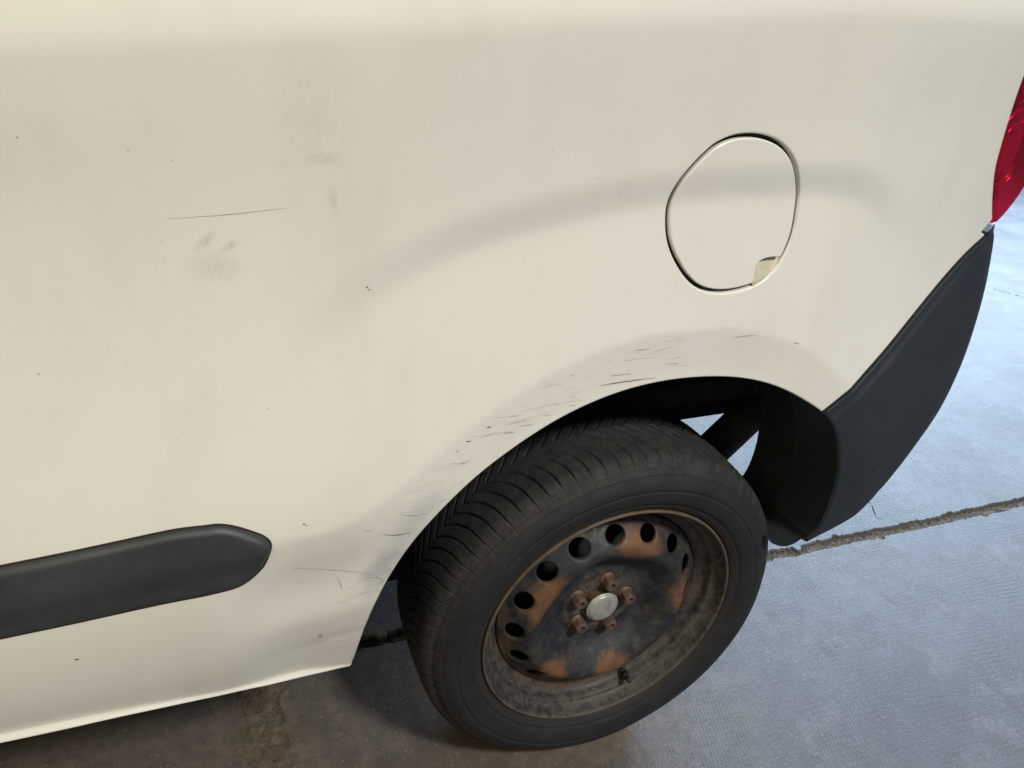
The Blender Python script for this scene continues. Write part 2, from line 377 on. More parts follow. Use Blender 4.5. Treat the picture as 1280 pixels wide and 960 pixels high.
sill_pts = np.vstack([np.stack([xs_, sill_z(xs_)-o], 1) for k, o in enumerate((-.008, -.0045, -.0022, -.0007, .0008, .0024, .0042, .006, .0078, .0096))])
def sill_clear(P): w = sill_z(P[:, 0])-P[:, 1]; return (w > -.014) & (w < .014) & (P[:, 0] < -.43)
sheet('side_panel', body_outline, body_fn, step=.009, holes=[flap_hole], rings=(.0006, .0014, .0025, .004, .008),
      edge=.006, flange=.012, coarse=((-.92, .36, .62, 1.30), .09), extra=(sill_pts, sill_clear), parent=van, mat=m_paint)
side = bpy.data.objects['side_panel']
# fuel flap with its finger scoop
notch = np.array(NOTCH)
NE = [(.1420, .9249), (.1375, .9251), (.1320, .9252), (.1250, .9247), (.1196, .9235), (.1150, .9215), (.1118, .9192), (.1100, .9160), (.1092, .9110), (.1090, .9044), (.1092, .8990), (.1096, .8940), (.1100, .8890)]
nc = np.array(NE+[(.1140, .8840), (.1300, .8900), (.1480, .9060), (.1500, .9200)])
m = inside(flap_in, nc); k0 = np.where(~m & np.roll(m, 1))[0]
k0 = int(k0[0]) if len(k0) else 0
keep = np.roll(flap_in, -k0, 0); keep = keep[~inside(keep, nc)]
scoop_edge = np.array(NE)
if np.hypot(*(keep[-1]-scoop_edge[0])) > np.hypot(*(keep[-1]-scoop_edge[-1])): scoop_edge = scoop_edge[::-1]
scoop_edge = scoop_edge[inside(scoop_edge, flap_in)]
flap_out = np.vstack([keep, scoop_edge])
fo = [(flap_out, True)]
sheet('fuel_flap', flap_out, body_fn_factory(fo, .0022, lambda X, Z: -.0006+0*X), step=.006, rings=(.0005, .0012, .0022, .0032, .006), edge=.004,
      flange=.0050, parent=van, mat=m_paint)
ms = [(flap_in, True)]
sc_poly = np.vstack([scoop_edge, [q for q in flap_in if inside(np.array([q]), nc)[0]]]) if False else offset_poly(nc if area2(nc) > 0 else nc[::-1], .002)
sc_poly = resample(sc_poly, .002); fh = resample(flap_hole, .002)
sc_poly = np.vstack([sc_poly[inside(sc_poly, flap_hole)], fh[inside(fh, offset_poly(nc if area2(nc) > 0 else nc[::-1], .002))]])
cc = sc_poly.mean(0); sc_poly = sc_poly[np.argsort(np.arctan2(sc_poly[:, 1]-cc[1], sc_poly[:, 0]-cc[0]))]
def scoop_fn(X, Z):
    # a ramp that is deepest under the upper lip and runs out towards the flap's rim
    d = np.clip((.924-Z)/.028, 0, 1)
    return Y(X, Z)+.0086*(1-d)**1.1+.0008
sheet('finger_scoop', sc_poly, scoop_fn, step=.003, rings=(.001,), edge=.003, flange=.004, parent=bpy.data.objects['fuel_flap'], mat=simple('tan_paint', (.60, .555, .46), .5, noise_amt=.25, ns=90, bump=.1))  # scoop in one even tone, darker and tanner than the body paint
sheet('filler_recess', offset_poly(flap, .006), lambda X, Z: Y(X, Z)+.0100, step=.02, rings=(), edge=.01, flange=.002, parent=van, mat=m_seam)
# black side moulding in its dark seam
def mould_fn(X, Z):
    d = bdist(X, Z, [(mould, True)])
    mid = np.interp(X, [-2.5, -.827, -.70, -.60, -.50], [.612, .620, .630, .636, .640])
    face = .0035*sm(.0, .030, mid-Z)+.0020*sm(0, .03, Z-mid)
    return Y(X, Z)-.0100+roundoff(d, .0090)*1.05+face
sheet('side_moulding', mould, mould_fn, step=.008, rings=(.0006, .0015, .003, .005, .008), edge=.006, flange=.004,
      coarse=((-.92, .5, -.4, .8), .05), parent=van, mat=m_plastic)
sheet('moulding_seal', mo, lambda X, Z: Y(X, Z)-.0012+0*X, step=.02, rings=(), edge=.01, flange=.002,
      coarse=((-.92, .5, -.4, .8), .05), parent=bpy.data.objects['side_moulding'], mat=m_seam)
# rear bumper
bs = catmull(BSIL[:-1], 3)
pol = np.vstack([catmull(ARCH2, 3)[:-1], ])
BT = btop+np.array([.0016, -.0016])
tip = [(.5445, .9300), (.5720, .9400), (.6010, .9345)]
low = catmull([(.5950, .9345)]+[tuple(q) for q in BSIL[:-1]]+[(.3373, .4169)], 3)
rb = .060
# the outline stands a little outside the seen silhouette, where the corner rolls away
lowo = low.copy(); T = np.gradient(low, axis=0); T /= np.hypot(*T.T)[:, None]
nrm_ = np.stack([-T[:, 1], T[:, 0]], 1)
w_ = np.clip(np.linspace(0, 1, len(low))*8+.75, 0, 1)*np.clip((1-np.linspace(0, 1, len(low)))*3, 0, 1)
lowo = low+nrm_*(.017*w_)[:, None]
lowo = resample(lowo, .006, False)
for _ in range(6):
    q = np.pad(lowo, ((6, 6), (0, 0)), mode='reflect', reflect_type='odd'); lowo = np.stack([np.convolve(q[:, i], np.ones(13)/13, 'valid') for i in (0, 1)], 1)
a2 = catmull(ARCH2, 3)
a2 = a2[:int(len(a2)*.68)]
bump_out = np.vstack([BT, tip[:-1], lowo, a2[::-1][:-1]])
def corner_r(X, Z): return np.clip(rb*sm(.36, .50, X), .012, 1)
def bumper_fn(X, Z):
    d = bdist(X, Z, [(lowo, False)]); r = corner_r(X, Z)
    d2 = bdist(X, Z, [(np.vstack([BT, tip]), False)]); d3 = bdist(X, Z, [(a2, False)])
    q = np.clip(d, 0, r)
    y = H(X, Z, False)
    cham = .0030*(1-sm(.008, .022, d2))
    return -y-.0065+(r-np.sqrt(np.maximum(r*r-(r-q)**2, 0)))+cham+roundoff(d2, .0018)+roundoff(d3, .005)
def bflange(X, Z): return np.where((X > .50) & (Z > .56), 1.55, .10)
sheet('rear_bumper', bump_out, bumper_fn, step=.008, rings=(.0008, .002, .004, .007, .011, .0135, .016), edge=.006, flange=bflange, parent=van, mat=m_bumper)
# wheel arch liner: skin running round the opening and into the body
ac = np.vstack([arch, catmull(ARCH2, 3)[1:], ])
n = len(ac); nl = 14; V = []; F = []
T = np.gradient(ac, axis=0); T /= np.hypot(*T.T)[:, None]; out_n = np.stack([-T[:, 1], T[:, 0]], 1)
ys = Y(ac[:, 0], ac[:, 1])
for j in range(nl+1):
    t = j/nl; D = .010+t*.190
    puff = .004+.012*math.sin(min(1, t*1.4)*math.pi*.5)
    for i in range(n):
        x, z = ac[i]+out_n[i]*(puff*min(1, (n-1-i)/10, i/10)-.0015)
        V.append((x, max(ys[i], 0)*(1-t)+D if j else ys[i]+.004, z))
for j in range(nl):
    for i in range(n-1):
        a = j*n+i; F.append((a, a+1, a+1+n, a+n))
mkobj('wheel_arch_liner', mesh_np('wheel_arch_liner', V, F), m_liner, van)
# bumper's inner return, chassis rail, floor pan, shock absorber, axle
V = []; F = []
box(V, F, (-2.4, .300, .500), (.60, .385, .60)); mkobj('chassis_rail', mesh_np('chassis_rail', V, F, smooth=False), m_black, van)
V = []; F = []
box(V, F, (-2.4, .200, .60), (.585, 1.66, .64)); mkobj('floor_pan', mesh_np('floor_pan', V, F, smooth=False), m_black, van)
V = []; F = []
box(V, F, (.565, .42, .385), (.60, 1.60, .60)); mkobj('valance_light_block', mesh_np('valance_light_block', V, F, smooth=False), m_black, van)  # unseen panel, added to stop daylight reaching under the van
V = []; F = []
box(V, F, (-1.9, .40, .24), (-.42, 1.50, .60)); mkobj('tank_light_block', mesh_np('tank_light_block', V, F, smooth=False), m_black, van)  # box in the tank's place, added to keep the floor below dark
V = []; F = []
box(V, F, (-2.4, .05, .385), (-.445, .36, .50)); mkobj('sill_box', mesh_np('sill_box', V, F, smooth=False), m_black, van)
V = []; F = []
a = Vector((.30, .275, .415)); d = Vector((.70, 0, .715)).normalized()
rod(V, F, a-d*.22, a+d*.06, .020); rod(V, F, a+d*.0, a+d*.22, .034, .034, 32); rod(V, F, a+d*.22, a+d*.25, .034, .02)
mkobj('shock_absorber', mesh_np('shock_absorber', V, F), m_black, van)
V = []; F = []
rod(V, F, (0, .24, .31), (0, 1.45, .31), .035); box(V, F, (-.55, .27, .27), (.06, .33, .34))
mkobj('rear_axle', mesh_np('rear_axle', V, F, smooth=False), m_black, van)
# closed shell behind what is seen: far side, roof, rear door, front bulkhead
V = []; F = []
box(V, F, (-2.45, 1.69, .38), (.58, 1.71, 1.80)); mkobj('far_side_panel', mesh_np('far_side_panel', V, F, smooth=False), m_paint, van)
V = []; F = []
box(V, F, (-2.45, float(Y(np.array([0.]), np.array([1.8]))[0])-.004, 1.803), (.58, 1.70, 1.83)); mkobj('roof', mesh_np('roof', V, F, smooth=False), m_paint, van)
V = []; F = []
box(V, F, (.585, .17, .93), (.605, 1.66, 1.80)); mkobj('rear_door', mesh_np('rear_door', V, F, smooth=False), m_paint, van)
V = []; F = []
box(V, F, (-2.44, .03, .42), (-2.42, 1.68, 1.80)); mkobj('bulkhead', mesh_np('bulkhead', V, F, smooth=False), m_black, van)
# ---- rear lamp
lr = catmull(LIGHTR+[(.611, 1.11), (.613, 1.25), (.61, 1.40)], 3)
lo_ = np.vstack([lr, [(.60, 1.42), (.476, 1.42)], ltop[:1], lightl[::-1][:-1]])
lo_ = offset_poly(lo_ if area2(lo_) > 0 else lo_[::-1], -.0012)
def lens_fn(X, Z):
    return Y(X, Z)-.0045+roundoff(bdist(X, Z, [(lo_, True)]), .008)
def red_lens():
    M = Mat('red_lens'); M.nt.nodes.remove(M.b)
    tr = M.n('ShaderNodeBsdfTransparent'); tr.inputs[0].default_value = (.85, .09, .22, 1)
    pb = M.n('ShaderNodeBsdfPrincipled'); pb.inputs['Base Color'].default_value = (.35, .02, .05, 1); pb.inputs['Roughness'].default_value = .12
    mx = M.n('ShaderNodeMixShader'); mx.inputs[0].default_value = .36
    M.l(tr.outputs[0], mx.inputs[1]); M.l(pb.outputs[0], mx.inputs[2]); M.l(mx.outputs[0], M.out.inputs[0])
    return M.m
tail = sheet('tail_light', lo_, lambda X, Z: Y(X, Z)+.034, step=.01, rings=(.002,), edge=.008, flange=.002, parent=van,
             mat=simple('lamp_housing', (.55, .50, .50), .35, bump=.1))
sheet('lens', lo_, lens_fn, step=.007, rings=(.001, .003, .006), edge=.007, flange=.036, parent=tail, mat=red_lens())
def ring_arc(c, rx, rz, w, t0, t1, n=40):
    V = []; F = []
    for i in range(n+1):
        t = t0+(t1-t0)*i/n
        for k in range(8):
            s = 2*math.pi*k/8
            x = c[0]+(rx+w*math.cos(s))*math.cos(t); z = c[1]+(rz+w*math.cos(s))*math.sin(t)
            V.append((x, float(Y(np.array([x]), np.array([z]))[0])+.021+w*math.sin(s), z))
    for i in range(n):
        for k in range(8):
            F.append((i*8+k, i*8+(k+1) % 8, i*8+8+(k+1) % 8, i*8+8+k))
    return V, F
m_refl = simple('lamp_reflector', (.95, .75, .75), .15, metal=.6, bump=.05)
m_dred = simple('lamp_dark_bezel', (.12, .03, .05), .4, bump=.05)
for c, rx, rz, w, t0, t1, mm in (((.562, 1.045), .048, .060, .0045, 1.2, 5.6, m_refl), ((.566, 1.040), .034, .045, .003, 1.0, 5.9, m_refl),
                                 ((.560, 1.050), .062, .078, .006, 1.7, 4.6, m_dred), ((.565, 1.165), .045, .05, .005, 0, 6.28, m_refl)):
    V, F = ring_arc(c, rx, rz, w, t0, t1); mkobj('reflector', mesh_np('reflector', V, F), mm, tail)
# ---- scratches and stone chips: small flat marks lying on the paint
def mark(name, pts, w, mat, off=.00035, parent=None, fn=None):
    P = catmull(pts, 5) if len(pts) > 2 else resample(pts, .004, False)
    L = np.linspace(0, 1, len(P)); P = P+rng.normal(0, w*.13, P.shape)
    T = np.gradient(P, axis=0); T /= np.hypot(*T.T)[:, None]; Nn = np.stack([-T[:, 1], T[:, 0]], 1)
    ww = w*(.15+.85*np.sin(np.pi*np.clip(L, .02, .98))**.6)*rng.uniform(.5, 1.2, len(P))
    A = P+Nn*ww[:, None]/2; B = P-Nn*ww[:, None]/2; Q = np.vstack([A, B]); n = len(P)
    y = (fn or body_fn)(Q[:, 0], Q[:, 1])-off
    F = [(i, n+i, n+i+1, i+1) for i in range(n-1)]
    e = 4e-4; yx = (Y(Q[:, 0]+e, Q[:, 1])-Y(Q[:, 0]-e, Q[:, 1]))/(2*e); yz = (Y(Q[:, 0], Q[:, 1]+e)-Y(Q[:, 0], Q[:, 1]-e))/(2*e)
    N = np.stack([yx, -1+0*yx, yz], 1); N /= np.linalg.norm(N, axis=1)[:, None]
    return mkobj(name, mesh_np(name, np.stack([Q[:, 0], y, Q[:, 1]], 1), F, N), mat, parent or side)
STY = {0: (.0010, m_scratch3), 1: (.0022, m_scratch), 2: (.0016, m_scratch2), 3: (.0014, m_scratch2), 7: (.0026, m_scratch2), 8: (.0022, m_scratch), 9: (.0020, m_chip), 10: (.0018, m_scratch2),
       17: (.0013, m_scratch2), 18: (.0020, m_scratch), 20: (.0010, m_scratch2), 21: (.0009, m_scratch3), 22: (.0010, m_scratch2), 23: (.0012, m_scratch2), 24: (.0014, m_scratch2)}
for i, s in enumerate(SCR):
    w, mm = STY.get(i, (.0013, m_scratch2)); mark('scratch', s, w*.72, mm)
for i in range(85):                                      # hair lines fanning along the arch lip
    k = rng.integers(2, len(arch)-24); p = arch[k]; nn = (p-np.array([0, .31])); nn /= np.hypot(*nn)
    p = p+nn*rng.uniform(.006, .06); L = rng.uniform(.006, .045); a = rng.normal(.05, .12)
    if not inside(np.array([p]), body_outline)[0]: continue
    q = p+L*np.array([math.cos(a), math.sin(a)]); mid = (p+q)/2+rng.normal(0, .0007, 2)
    if not inside(np.array([q]), body_outline)[0]: continue
    mark('scratch', [tuple(p), tuple(mid), tuple(q)], rng.uniform(.0003, .0006), m_scratch3 if rng.random() < .9 else m_scratch2)
m_bscr = simple('bumper_scuff', (.085, .095, .11), .6, ns=400)
for p, q, w in (((.535, .705), (.556, .712), .0007), ((.515, .690), (.548, .700), .0006), ((.470, .600), (.500, .612), .0005), ((.44, .70), (.452, .69), .0006), ((.40, .58), (.43, .583), .0005)):
    mark('scratch', [p, tuple((np.array(p)+q)/2+(0, .0015)), q], w, m_bscr, parent=bpy.data.objects['rear_bumper'], fn=bumper_fn)
def chip(c, r, mat):
    n = 7; a = np.arange(n)*2*np.pi/n; rr = r*rng.uniform(.5, 1.3, n)
    P = np.array(c)+np.stack([rr*np.cos(a)*1.2, rr*np.sin(a)*.8], 1)
    V = np.stack([P[:, 0], body_fn(P[:, 0], P[:, 1])-.0004, P[:, 1]], 1)
    mkobj('stone_chip', mesh_np('stone_chip', V, [tuple(range(n))], smooth=False), mat, side)
for i, c in enumerate(CHIP):
    chip(c, {1: .0013, 2: .0009, 13: .0015, 14: .0011, 9: .0025, 10: .0015, 0: .0008}.get(i, .0006), m_chip if i in (1, 2, 10, 13, 14) else m_scratch2)
for i in range(26):
    c = (rng.uniform(-.8, .4), rng.uniform(.43, 1.15))
    if inside(np.array([c]), body_outline)[0] and not inside(np.array([c]), mould)[0] and not inside(np.array([c]), flap_hole)[0]: chip(c, rng.uniform(.0004, .0008), m_scratch2)
# ================================================================ the wheel
WC = (0., .31)
wheel = bpy.data.objects.new('wheel', None); C.objects.link(wheel); wheel.parent = van; wheel.location = (0, .13, .31)
def wpart(name, V, F, mat, smooth=True, parent=None):
    V = np.asarray(V, float)-np.array([0, .13, .31])
    return mkobj(name, mesh_np(name, V, F, smooth=smooth), mat, parent or wheel)
NP_ = 85; NA = NP_*24
side_prof = [(.2190, .0520), (.2215, .0440), (.2240, .0400), (.2280, .0372), (.2330, .0345), (.2350, .0330), (.2358, .0342), (.2366, .0342), (.2380, .0318), (.2440, .0290),
             (.2520, .0268), (.2600, .0256), (.2640, .0252), (.2646, .0262), (.2656, .0262), (.2664, .0252), (.2720, .0260), (.2780, .0278), (.2835, .0305), (.2880, .0340),
             (.2890, .0346), (.2898, .0340), (.2906, .0350), (.2940, .0384), (.2970, .0420)]
P = np.array(side_prof)
tw = np.linspace(0, 1, 82)
# tread band, outer shoulder to inner shoulder
ty = .0440+tw*.1830
rr0 = .3165-.0035*np.abs(2*tw-1)**2-.0115*np.abs(2*tw-1)**9-.004*np.abs(2*tw-1)**30
tread = np.stack([rr0, ty], 1)
inner = np.array([(.296, .2310), (.288, .2370), (.27, .2440), (.25, .243), (.235, .236), (.222, .226)])
prof = np.vstack([P, tread, inner]); m = len(prof)
ang = np.arange(NA)*2*np.pi/NA
R = np.broadcast_to(prof[None, :, 0], (NA, m)).copy(); YY = np.broadcast_to(prof[None, :, 1], (NA, m)).copy()
w = np.clip((prof[:, 1]-.0384)/(.1355-.0384), 0, 2); w = np.where(w > 1, 2-w, w)          # 0 at either shoulder, 1 mid tread
idx = np.arange(m); on = (idx >= 19) & (idx < len(P)+len(tw)+1)
sweep = .02*w+.12*w**2.8
u = ((ang[:, None]-sweep[None, :])*NP_/(2*np.pi)) % 1.0
pitch = 2*np.pi*.31/NP_
dist_ = np.abs(u-.5)*pitch/np.sqrt(1+(2.8*.12*w**1.8*.31/.095)**2)[None, :]**.5
hw = (.0005+.0009*np.clip(w*1.6, 0, 1))[None, :]
g = 1-sm(0, 1, (dist_-hw*.5)/(.0010)); dep = (.0009+.0038*sm(.03, .20, w))[None, :]*on[None, :]
# thinner sipes between the grooves
for off in ():
    d2 = np.abs(((u-off+.5) % 1)-.5)*pitch
    g2 = (1-sm(.0002, .0012, d2))*(.22*sm(.10, .3, w))[None, :]
    g = np.maximum(g, g2)
# run-round grooves
for yc, hwid in ():
    gr = 1-sm(hwid*.6, hwid*1.1, np.abs(prof[:, 1]-yc)); gr = gr*(idx >= len(P))*(idx < len(P)+len(tw))
    g = np.maximum(g, gr[None, :]); 
dep = np.where(dep > 0, dep, 0)
R -= g*dep
R += (rng.normal(0, .00012, R.shape))*on[None, :]
X = WC[0]+R*np.cos(ang)[:, None]; Z = WC[1]+R*np.sin(ang)[:, None]
low_ = Z < .0005; squash = np.clip(.02-Z, 0, .03)
YY = YY-np.where(prof[None, :, 1] < .13, 1, -1)*np.clip(.05-Z, 0, .05)**2*2.2*(prof[None, :, 0] < .31)
Z = np.maximum(Z, .0006)
Vt = np.stack([X, YY, Z], -1).reshape(-1, 3)
i = np.arange(NA)[:, None]; j = np.arange(m-1)[None, :]; i2 = (i+1) % NA
Ft = np.stack([i*m+j, i2*m+j, i2*m+j+1, i*m+j+1], -1).reshape(-1, 4)
def tyre_material():
    M = Mat('tyre_rubber')
    sep = M.n('ShaderNodeSeparateXYZ'); M.l(M.tc.outputs['Object'], sep.inputs[0])
    r = M.math('SQRT', M.math('ADD', M.math('POWER', sep.outputs[0], 2.), M.math('POWER', sep.outputs[2], 2.)))
    dust = M.ramp(M.noise(26, 7, .65), .35, .75)
    col = M.mix(M.math('MULTIPLY', dust, .55), (.0155, .017, .020), (.030, .031, .033))
    sh = M.math('MULTIPLY', M.ramp(r, .284, .296), M.ramp(M.noise(60, 6, .7), .35, .65))
    col = M.mix(M.math('MULTIPLY', sh, .5), col, (.055, .052, .049))                              # dry dirt on the shoulder
    col = M.mix(M.math('MULTIPLY', M.ramp(M.noise(330, 3, .6), .66, .72), .35), col, (.16, .15, .13))
    # faint brown scuff ring by the bead
    col = M.mix(M.math('MULTIPLY', M.math('MULTIPLY', M.ramp(r, .222, .228), M.ramp(r, .242, .232)), .5), col, (.032, .029, .027))
    h = M.noise(500, 5, .7)
    return M.set(Base_Color=col, Roughness=M.ramp(M.noise(20, 5), .3, .7, .60, .80), Specular_IOR_Level=.35, Normal=M.bump(h, .45, .0006, M.bump(M.noise(60, 4), .2, .0015)))
wpart('tyre', Vt, Ft, tyre_material())
def steel_material():
    M = Mat('rusty_steel')
    sep = M.n('ShaderNodeSeparateXYZ'); M.l(M.tc.outputs['Object'], sep.inputs[0])
    x, z = sep.outputs[0], sep.outputs[2]
    r = M.math('SQRT', M.math('ADD', M.math('POWER', x, 2.), M.math('POWER', z, 2.)))
    n1 = M.noise(22, 8, .68); n2 = M.noise(70, 8, .7); n3 = M.noise(9, 5, .6)
    col = M.mix(M.ramp(n1, .42, .62), (.018, .022, .031), (.044, .045, .048))
    col = M.mix(M.math('MULTIPLY', M.ramp(n2, .48, .70), .40), col, (.095, .080, .066))                # dried road dirt
    hubd = M.ramp(r, .075, .045)
    col = M.mix(M.math('MULTIPLY', hubd, M.ramp(n2, .30, .62)), col, (.120, .092, .074))
    rustc = M.mix(M.ramp(n2, .3, .7), (.215, .108, .058), (.135, .070, .042))
    f = None
    for a, rad, rx in RUST:
        c = (rad*math.cos(math.radians(a)), rad*math.sin(math.radians(a)))
        b = M.blob(c, rx[0], rx[1], .55, 46, .55, rot=-math.radians(a))
        f = b if f is None else M.math('MAXIMUM', f, b)
    col = M.mix(M.math('MULTIPLY', M.math('MULTIPLY', M.ramp(n2, .52, .72), M.ramp(n1, .45, .65)), .55), col, rustc)
    col = M.mix(M.math('MULTIPLY', M.math('MULTIPLY', f, M.ramp(M.noise(55, 7, .8), .28, .44, .45, 1)), .95), col, rustc)
    # rust and mud in the well of the rim
    band = M.math('MULTIPLY', M.ramp(r, .160, .168), M.ramp(r, .200, .186))
    low = M.ramp(z, .06, -.06)
    col = M.mix(M.math('MULTIPLY', band, M.math('MULTIPLY', M.math('ADD', M.math('MULTIPLY', low, .7), .25), M.ramp(n1, .35, .6))), col, (.120, .074, .046))
    outer = M.ramp(r, .186, .196)
    col = M.mix(M.math('MULTIPLY', outer, M.ramp(n2, .38, .64, .15, .8)), col, (.105, .092, .080))
    edge = M.ramp(r, .2155, .2195)
    col = M.mix(M.math('MULTIPLY', edge, M.ramp(n1, .3, .7, .35, 1)), col, (.16, .105, .07))
    return M.set(Base_Color=col, Roughness=M.ramp(n2, .3, .7, .42, .75), Metallic=.15, Specular_IOR_Level=.4,
                 Normal=M.bump(n2, .35, .0014, M.bump(M.noise(300, 4, .7), .25, .0006)))
RUST = [(74, .140, (.030, .050)), (152, .134, (.030, .054)), (229, .134, (.030, .036)), (282, .127, (.026, .038)), (4, .139, (.026, .048))]
m_steel = steel_material()
# rim: outer flange, bead seat step, well, and back
rim = [(.2165, .0560), (.2195, .0500), (.2208, .0440), (.2210, .0405), (.2200, .0385), (.2180, .0380), (.2162, .0395), (.2150, .0430), (.2132, .0500), (.2105, .0570), (.2075, .0610),
       (.2045, .0625), (.2025, .0645), (.2010, .0690), (.1995, .0750), (.1960, .0800), (.1905, .0835), (.1855, .0860), (.1825, .0900), (.1812, .0980), (.1805, .1060), (.1800, .1250), (.1800, .1500), (.185, .165), (.195, .20), (.213, .222)]
def spline_prof(p, n=4): return catmull(p, n)
V, F = revolve(spline_prof(rim), 288, WC); F = F[:, ::-1]
wpart('rim', V, F, m_steel)
# disc: dished pressing with 15 round openings
DP = np.array([(0, .0860), (.026, .0860), (.062, .0860), (.067, .0868), (.073, .0890), (.082, .0880), (.094, .0800), (.108, .0660), (.120, .0560), (.130, .0510), (.138, .0505), (.144, .0535), (.151, .0595), (.164, .0715), (.174, .0810), (.180, .0850), (.1815, .0870)])
dpc = catmull(DP, 8)
def disc_y(X, Z):
    x = X-WC[0]; z = Z-WC[1]; r = np.hypot(x, z); y = np.interp(r, dpc[:, 0], dpc[:, 1])
    th = np.arctan2(z, x)
    # five shallow swellings between the bolts
    y = y-.0035*np.cos(5*(th-math.radians(72)))*np.exp(-((r-.105)/.018)**2)
    return y
HOLE_A = [1+22.5*k for k in range(16)]
HR = .1572; hr = .0172
holes = []
for a in HOLE_A:
    a = math.radians(a); t = np.arange(28)*2*np.pi/28
    # round on the slanted face: a little shorter along the radius
    u = hr*.74*np.cos(t); v = hr*np.sin(t)
    holes.append(np.stack([WC[0]+(HR+u)*math.cos(a)-v*math.sin(a), WC[1]+(HR+u)*math.sin(a)+v*math.cos(a)], 1))
# bolt seats
BA = [8, 80, 152, 224, 296]
t = np.arange(120)*2*np.pi/120
hub_hole = np.stack([.0285*np.cos(t[::3]), .31+.0285*np.sin(t[::3])], 1)
def disc_fn(X, Z):
    y = disc_y(X, Z)
    for a in BA:
        a = math.radians(a); d = np.hypot(X-.049*math.cos(a), Z-.31-.049*math.sin(a))
        y = y+.0035*(1-sm(.010, .0145, d))-.0012*(np.exp(-((d-.0165)/.002)**2))
    return y+roundoff(bdist(X, Z, HP), .0022)
HP = [(h, True) for h in holes]
o = sheet('wheel_disc', np.stack([.1814*np.cos(t), .31+.1814*np.sin(t)], 1), disc_fn, step=.0042, holes=holes+[hub_hole], rings=(.0006, .0014, .0024), edge=.004,
          flange=.005, transform=lambda V, N: (V-np.array([0, .13, .31]), N), parent=wheel, mat=m_steel)
m_bolt = simple('rusty_bolt', (.15, .095, .075), .6, metal=.2, c2=(.085, .062, .055), ns=120, bump=.4, bs=500)
m_dark = simple('socket_dark', (.01, .009, .009), .9)
m_cap = Mat('hub_cap_metal')
nn = m_cap.noise(60, 7, .7)
m_cap = m_cap.set(Base_Color=m_cap.mix(m_cap.ramp(nn, .5, .72), (.42, .43, .41), (.24, .23, .21)), Roughness=.42, Metallic=.35, Normal=m_cap.bump(nn, .2, .0008))
cap = [(r, y+.0125) for r, y in [(.0285, .0900), (.0284, .0640), (.0292, .0625), (.0292, .0605), (.0284, .0590), (.0275, .0583), (.0262, .0578), (.0250, .0560), (.0215, .0545), (.015, .0535), (.008, .0531), (.0001, .0530)]]
V, F = revolve(catmull(cap[3:], 3), 72, WC); F = F[:, ::-1] if False else F[:, ::-1]
hub = wpart('hub_cap', V, F, m_cap)
V, F = revolve(cap[:6], 72, WC); wpart('hub_ring', V, F[:, ::-1], simple('brass_ring', (.20, .15, .09), .5, metal=.5))
for bi, a in enumerate(BA):
    a = math.radians(a); cx, cz = .049*math.cos(a), .31+.049*math.sin(a)
    V = []; F = []; rot = rng.uniform(0, 1)
    levels = [(.0140, .0900, 0), (.0136, .0850, 0), (.0112, .0825, 0), (.0108, .0800, 1), (.0108, .0680, 1), (.0100, .0660, 1), (.0078, .0652, 0), (.0056, .0652, 0), (.0054, .0720, 0), (.0001, .0730, 0)]
    n = 36
    for r0, y, hx_ in levels:
        for k in range(n):
            t_ = 2*math.pi*k/n
            rr = r0/max(math.cos(((t_+rot) % (math.pi/3))-math.pi/6), .1)*.93 if hx_ else r0
            V.append((cx+rr*math.cos(t_), y, cz+rr*math.sin(t_)))
    for l in range(len(levels)-1):
        for k in range(n): F.append((l*n+k, (l+1)*n+k, (l+1)*n+(k+1) % n, l*n+(k+1) % n)[::-1])
    b = wpart('wheel_bolt', V, F, m_bolt, smooth=True)
    b.data.polygons.foreach_set('use_smooth', np.zeros(len(b.data.polygons), bool))
# valve
V = []; F = []
va = math.radians(291); rv = .1975; vb = Vector((rv*math.cos(va), .074, .31+rv*math.sin(va))); vd = Vector((-math.cos(va)*.45, -.9, -math.sin(va)*.45)).normalized()
rod(V, F, vb-vd*.006, vb+vd*.003, .0085, .0080); rod(V, F, vb+vd*.003, vb+vd*.018, .0068, .0048); rod(V, F, vb+vd*.018, vb+vd*.032, .0044, .0040)
wpart('valve', V, F, simple('valve_rubber', (.02, .018, .018), .6))
V, F = revolve([(.0001, .118), (.176, .118), (.1785, .122), (.1785, .128), (.12, .135), (.118, .20), (.05, .205)], 96, WC)
wpart('brake_drum', V, F[:, ::-1], m_black)
